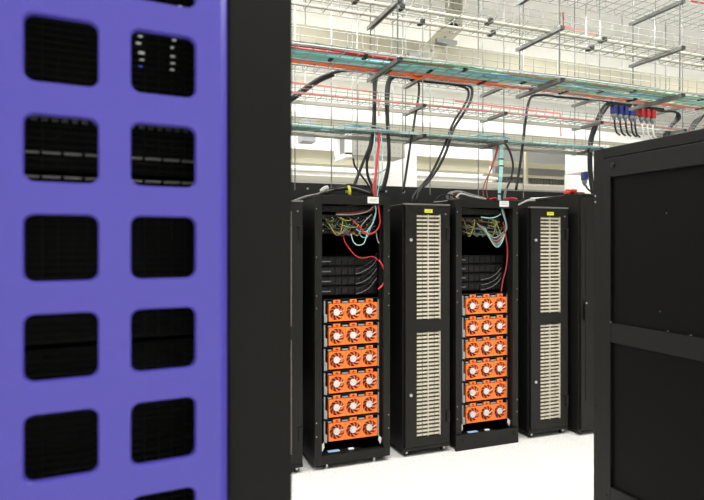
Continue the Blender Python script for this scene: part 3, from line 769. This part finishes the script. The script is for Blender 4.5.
# black power cables
zt = fl[2]+.014
def black(pts, label, r=.013, m=CBK, **k): return cable('power_cable', pts, r, m, label, n=8, **k)
YC = 4.50
black(on([(280, 103), (292, 97), (303, 89), (318, 79), (332, 73), (345, 70.5), (358, 71), (368, 72.5), (372.5, 76), (374, 84), (374, 100), (373, 128), (370, 145), (364, 160), (357, 178), (352, 190)], YC), 'heavy black cable arching from the left edge and dropping to the silver-footed rack', .014)
black(on([(280, 106), (293, 99.5), (306, 90.5), (320, 81), (334, 75)], YC+.03), 'second black cable lying beneath the arching one at the left edge', .013)
black(on([(390, 74), (381, 74.5), (377, 78), (375.5, 88), (375, 110), (374.5, 130), (371, 148), (367, 162), (368, 176), (373, 188)], YC), 'black cable beside the arching one, ending behind the silver-footed rack', .013)
black(on([(402, 76), (392, 76), (387.5, 82), (386, 95), (386.5, 115), (387.5, 130), (388.5, 150), (388, 165), (384, 182), (380, 192)], YC), 'black cable dropping through the trays, just right of the red bundle', .013)
black(on([(405, 77), (395, 77), (390, 82), (388.5, 95), (388, 110), (388.5, 130), (389.5, 150), (389, 166), (385.5, 184), (382, 192)], YC+.03), 'black cable twinned with the one right of the red bundle', .012)
black(on([(353, 158), (355, 166), (361, 175), (367, 183), (372, 192)], 4.9), 'thin dark cable from the perforated box down to the silver-footed rack', .01)
black(on([(390, 157), (389, 166), (381, 172), (372, 174)], 4.9), 'thin grey lead hanging from the right of the perforated box', .006, CGY)
black(on([(413, 78), (418, 81), (419, 90), (418, 100), (415, 117), (413, 130), (411, 140), (408, 160), (405, 180), (403, 192)], YC), 'slim black cable dropping into the gap left of the central slotted cabinet', .011)
black(on([(385, 74), (410, 78.5), (430, 80.5), (450, 82.5), (466, 85), (471.5, 88), (472, 95), (469, 104), (461, 117), (454, 128), (451, 136), (446, 152), (438, 168), (428, 182), (420, 190), (416, 202)], YC), 'black cable running level then falling to the top of the central slotted cabinet', .013)
black(on([(410, 80), (430, 82), (450, 84), (462, 86.5), (468, 90), (468, 97), (464, 106), (456, 118), (451, 128), (448, 137), (440, 156), (431, 174), (423, 184), (414, 196), (413, 203)], YC+.03), 'twin of the black cable falling to the central slotted cabinet', .012)
black(on([(620, 102), (590, 99.5), (560, 97), (545, 95), (534, 95.5), (529.5, 100), (527, 110), (525, 125), (523, 142), (520, 165), (516, 190)], YC), 'black cable dropping behind the kick panel rack', .013)
black(on([(640, 106), (620, 104), (608, 103), (601, 111), (595, 124), (590, 140), (589, 160), (590, 178), (593, 195)], YC), 'black cable dropping beside the white box near the right cabinet', .016)
black(on([(650, 108), (628, 105.5), (612, 104), (604, 112), (597, 126), (592, 142), (591, 160), (592, 178), (595, 195)], YC+.05), 'twin black cable dropping beside the white box', .014)
for k in range(3): 
    black(on([(660+k*3, 111), (676, 112), (680-k*2, 118), (672-k, 126), (668-k*2, 136), (664, 150)], 4.5+.03*k), 'black cable forking down behind the top of the near right cabinet', .012, group='forked black cables at the right')
for k in range(3):
    black(on([(730, 108+k), (708, 112+k), (700-k*2, 120), (694-k*2, 128), (688, 142)], 4.5+.03*k), 'black cable slanting down at the right edge of the picture', .012, group='black cables at the right edge')
# orange bit over the black cables
cable('data_cable', on([(404, 72), (412, 76), (418, 78.5), (424, 76), (428, 73)], 3.62), .012, COR, 'short orange loop sagging below the near tray')
# red and teal bundle down to silver-footed rack
YD = 4.2
for k in range(3):
    cable('data_cable', [PY(378+k*.9, 128, 4.5), PY(378+k*.7, 145, 4.4), PY(376+k*.9, 160, 4.3), PY(375+k*.8, 175, 4.2), PY(373+k*1.2, 188, 4.1), PY(375+k, 199, 4.03)], .0045, CRD, 'red cable in the bundle dropping to the silver-footed rack', 'cable', 'red bundle above the silver-footed rack', 6)
for k in range(3):
    cable('data_cable', [PY(375+k*3, 130, 4.5), PY(374+k*4, 150, 4.4), PY(375+k*3.5, 175, 4.25), PY(374+k*2, 190, 4.1), PY(375+k, 200, 4.03)], .005, CLT if k != 1 else CGY, 'thin pale cable beside the red bundle above the silver-footed rack', 'cable', 'pale cables beside the red bundle', 6)
# kick panel rack drops
for k in range(4):
    cable('data_cable', [PY(500.5+k*1.0, 142, 4.5), PY(500+k*.9, 160, 4.35), PY(499.5+k*.9, 175, 4.2), PY(498.5+k*.7, 190, 4.08), PY(498.5+k*.7, 206, 4.0)], .0048, CLT, 'pale teal cable in the tied bundle dropping to the kick panel rack', 'cable', 'teal bundle above the kick panel rack', 6)
for y in (159, 166, 181, 194):
    q = PY(501.3-(y-159)*.04, y, 4.5-(y-142)*.0085)
    o = box(-.022, .022, -.016, .016, -.006, .006).build('cable_tie', CBK, bevel=.003); o.location = q; tag(o, 'black tie round the pale teal bundle, '+ORD[(159, 166, 181, 194).index(y)]+' from the top', 'cable tie', 'black ties on the teal bundle')
for k in range(2):
    cable('data_cable', [PY(499-k, 143, 4.5), PY(497-k, 152, 4.45), PY(492-k, 168, 4.35), PY(486+k*1.5, 180, 4.3), PY(483+k*3.5, 190, 4.25), PY(484+k*4, 199, 4.2)], .0045, CDR, 'dark red cable curving down onto the kick panel rack', 'cable', 'dark red pair above the kick panel rack', 6)
black(on([(505, 143), (510, 152), (513, 165), (511, 178), (506, 190)], 4.25), 'dark cable curving down right of the teal bundle', .01)
black(on([(506, 188), (504.8, 195), (504.5, 199)], 4.22), 'pale end of the dark cable on the kick panel rack', .012, CGY)
for px, cl, r in ((300, CWH, .004), (338, CWH, .004)):
    pass
# things lying on top of the racks
zt0 = 2.008
for k in range(5):
    cable('power_cable', [PY(380-k, 197, 4.2)*1, PY(366, 193-k*.9, 4.22), PY(350, 189-k*1.0, 4.22), PY(336, 188.5-k*.2+1, 4.2), PY(326, 189+k*1.3, 4.2), PY(318, 195, 4.15+.05*k)], .011, CBK if k != 2 else CGY, 'black cable humped over the top of the silver-footed rack', 'cable', 'cables humped over the silver-footed rack', 6)
o = thing('cable_wrap', 'bright yellow strap round the black cables on the silver-footed rack', 'strap', PY(347.5, 191.5, 4.2)); MB().tube([(.0, -.05, -.03), (.0, -.055, .0), (.005, -.02, .035), (.008, .02, .03), (.005, .03, -.01)], .012, 8, 3).build('strap', YEL, o, smooth=True)
cable('power_cable', on([(323, 191), (318, 194), (308, 196), (300, 198.5), (294, 201)], 4.15), .009, CGY, 'grey cable trailing left from the top of the silver-footed rack')
tag(MB().tube(on([(321, 191.5), (325, 188.5), (328, 188)], 4.12), .018, 8).build('cable_boot', CWH, smooth=True), 'white cable end at the left corner of the silver-footed rack', 'cable end')
# kick panel rack top: coil and leads
cable('power_cable', [Vector((2.50+.045*cos(a), 4.12+.01*a, 2.05+.035*sin(a))) for a in [i*.6 for i in range(20)]], .011, CGY, 'small grey cable coil on the left corner of the kick panel rack')
cable('power_cable', [Vector((2.50+.03*cos(a), 4.13+.01*a, 2.045+.02*sin(a))) for a in [i*.6 for i in range(12)]], .012, CDR, 'reddish coil inside the grey coil on the kick panel rack')
cable('power_cable', on([(460, 191), (468, 193.5), (477, 196), (485, 198.5)], 4.2), .007, CGY, 'grey lead running right from the coil on the kick panel rack')
cable('power_cable', on([(456, 198), (459, 194.5), (463, 194), (470, 196), (480, 198), (486, 199)], 4.1), .009, CWH, 'white lead across the top of the kick panel rack')
cable('power_cable', on([(436, 200), (440, 196), (446, 194.5), (452, 195.5), (457, 199)], 4.1), .006, CBK, 'dark loop arching between the central slotted cabinet and the next open rack')
cable('power_cable', on([(434, 202), (442, 201.5), (452, 200), (458, 199)], 4.05), .005, CGY, 'thin grey lead lying over the central slotted cabinet')
for k, (a, b_) in enumerate(((490, 497), (504, 517))):
    g = MB()
    for j in range(4): g.tube(on([(a, 199.8-j*.3), ((a+b_)/2, 198.2+j*.4), (b_, 199.2)], 4.05+.03*j), .009, 6, 4)
    tag(g.build('red_cable_ends', CRD, smooth=True), ['small red cable clump left of the teal bundle on the kick panel rack', 'larger red cable clump right of the teal bundle on the kick panel rack'][k], 'cable clump')
cable('power_cable', on([(518, 205), (523, 202.5), (528, 200.5), (535, 200.3)], 4.2), .009, CWH, 'white cable end sticking out right of the kick panel rack')
cable('power_cable', on([(535, 200.3), (546, 199.5), (556, 198)], 4.25), .004, CBK, 'thin dark cable continuing from the white end over the right slotted cabinet')

# power connectors hanging in a row at the right
YP = 3.95
for k in range(8):
    if k < 4: px = 614+k*5.6; m, nm = BLUP, 'blue'
    elif k == 4: px = 634.5; m, nm = DRED, 'dark red'
    else: px = 641.5+(k-5)*5.4; m, nm = REDP, 'red'
    py = 105.5+(px-614)*.13
    p = PY(px, py, YP)
    lab = {'blue': 'blue power connector in the row below the near trays, '+ORD[k]+' from the left', 'dark red': 'dark red power connector between the blue and the bright red ones', 'red': 'bright red power connector, '+ORD[max(0, k-5)]+' after the dark red one'}[nm]
    plug('power_connector', p, m, lab, None if nm == 'dark red' else nm+' power connectors', .9)
    cable('power_cable', [p+Vector((.006, 0, -.12)), p+Vector((.02, .01, -.17)), p+Vector((.06, .03, -.23)), p+Vector((.12, .05, -.25))], .009, CBK if k < 5 else CWH, ('black' if k < 5 else 'white')+' lead below the '+ORD[k]+' connector of the blue and red row', 'cable', ('black' if k < 5 else 'white')+' connector leads')
pa, pb = PY(608, 102, YP), PY(662, 109, YP)
tag(box(pa.x, pb.x, YP-.025, YP+.025, max(pa.z, pb.z)-.03, max(pa.z, pb.z)-.005).build('connector_rail', BLK), 'dark rail from which the blue and red connectors hang', 'rail')

# red sprinkler pipes
def pipe(pts, label):
    o = tag(MB().tube(pts, .011, 8, 1).build('sprinkler_pipe', PIPE), label, 'pipe')
    a = Vector(pts[-2]) if len(pts) < 3 else Vector(pts[1])
    MB().cyl((a.x-.05, a.y, a.z), (a.x-.05, a.y, CEIL), .004, 6).build('hanger', STL, o)
    return o
YQ = 6.4
pipe(on([(285, 81.5), (378, 92.5), (379, 116)], YQ), 'thin red pipe running right then turning down behind the left cable drops')
pipe(on([(455, 101), (560, 113.5), (561, 136)], YQ), 'thin red pipe turning down behind the row, left of the connectors')
pipe([Vector((PY(563, 20, 6.0).x, 6.0, CEIL)), PY(563.5, 27, 6.0)]+on([(600, 35)], 6.0), 'red pipe coming down from the ceiling and turning right near the top')
pipe(on([(690, 1), (720, 6)], 4.6), 'short red pipe in the top right corner')
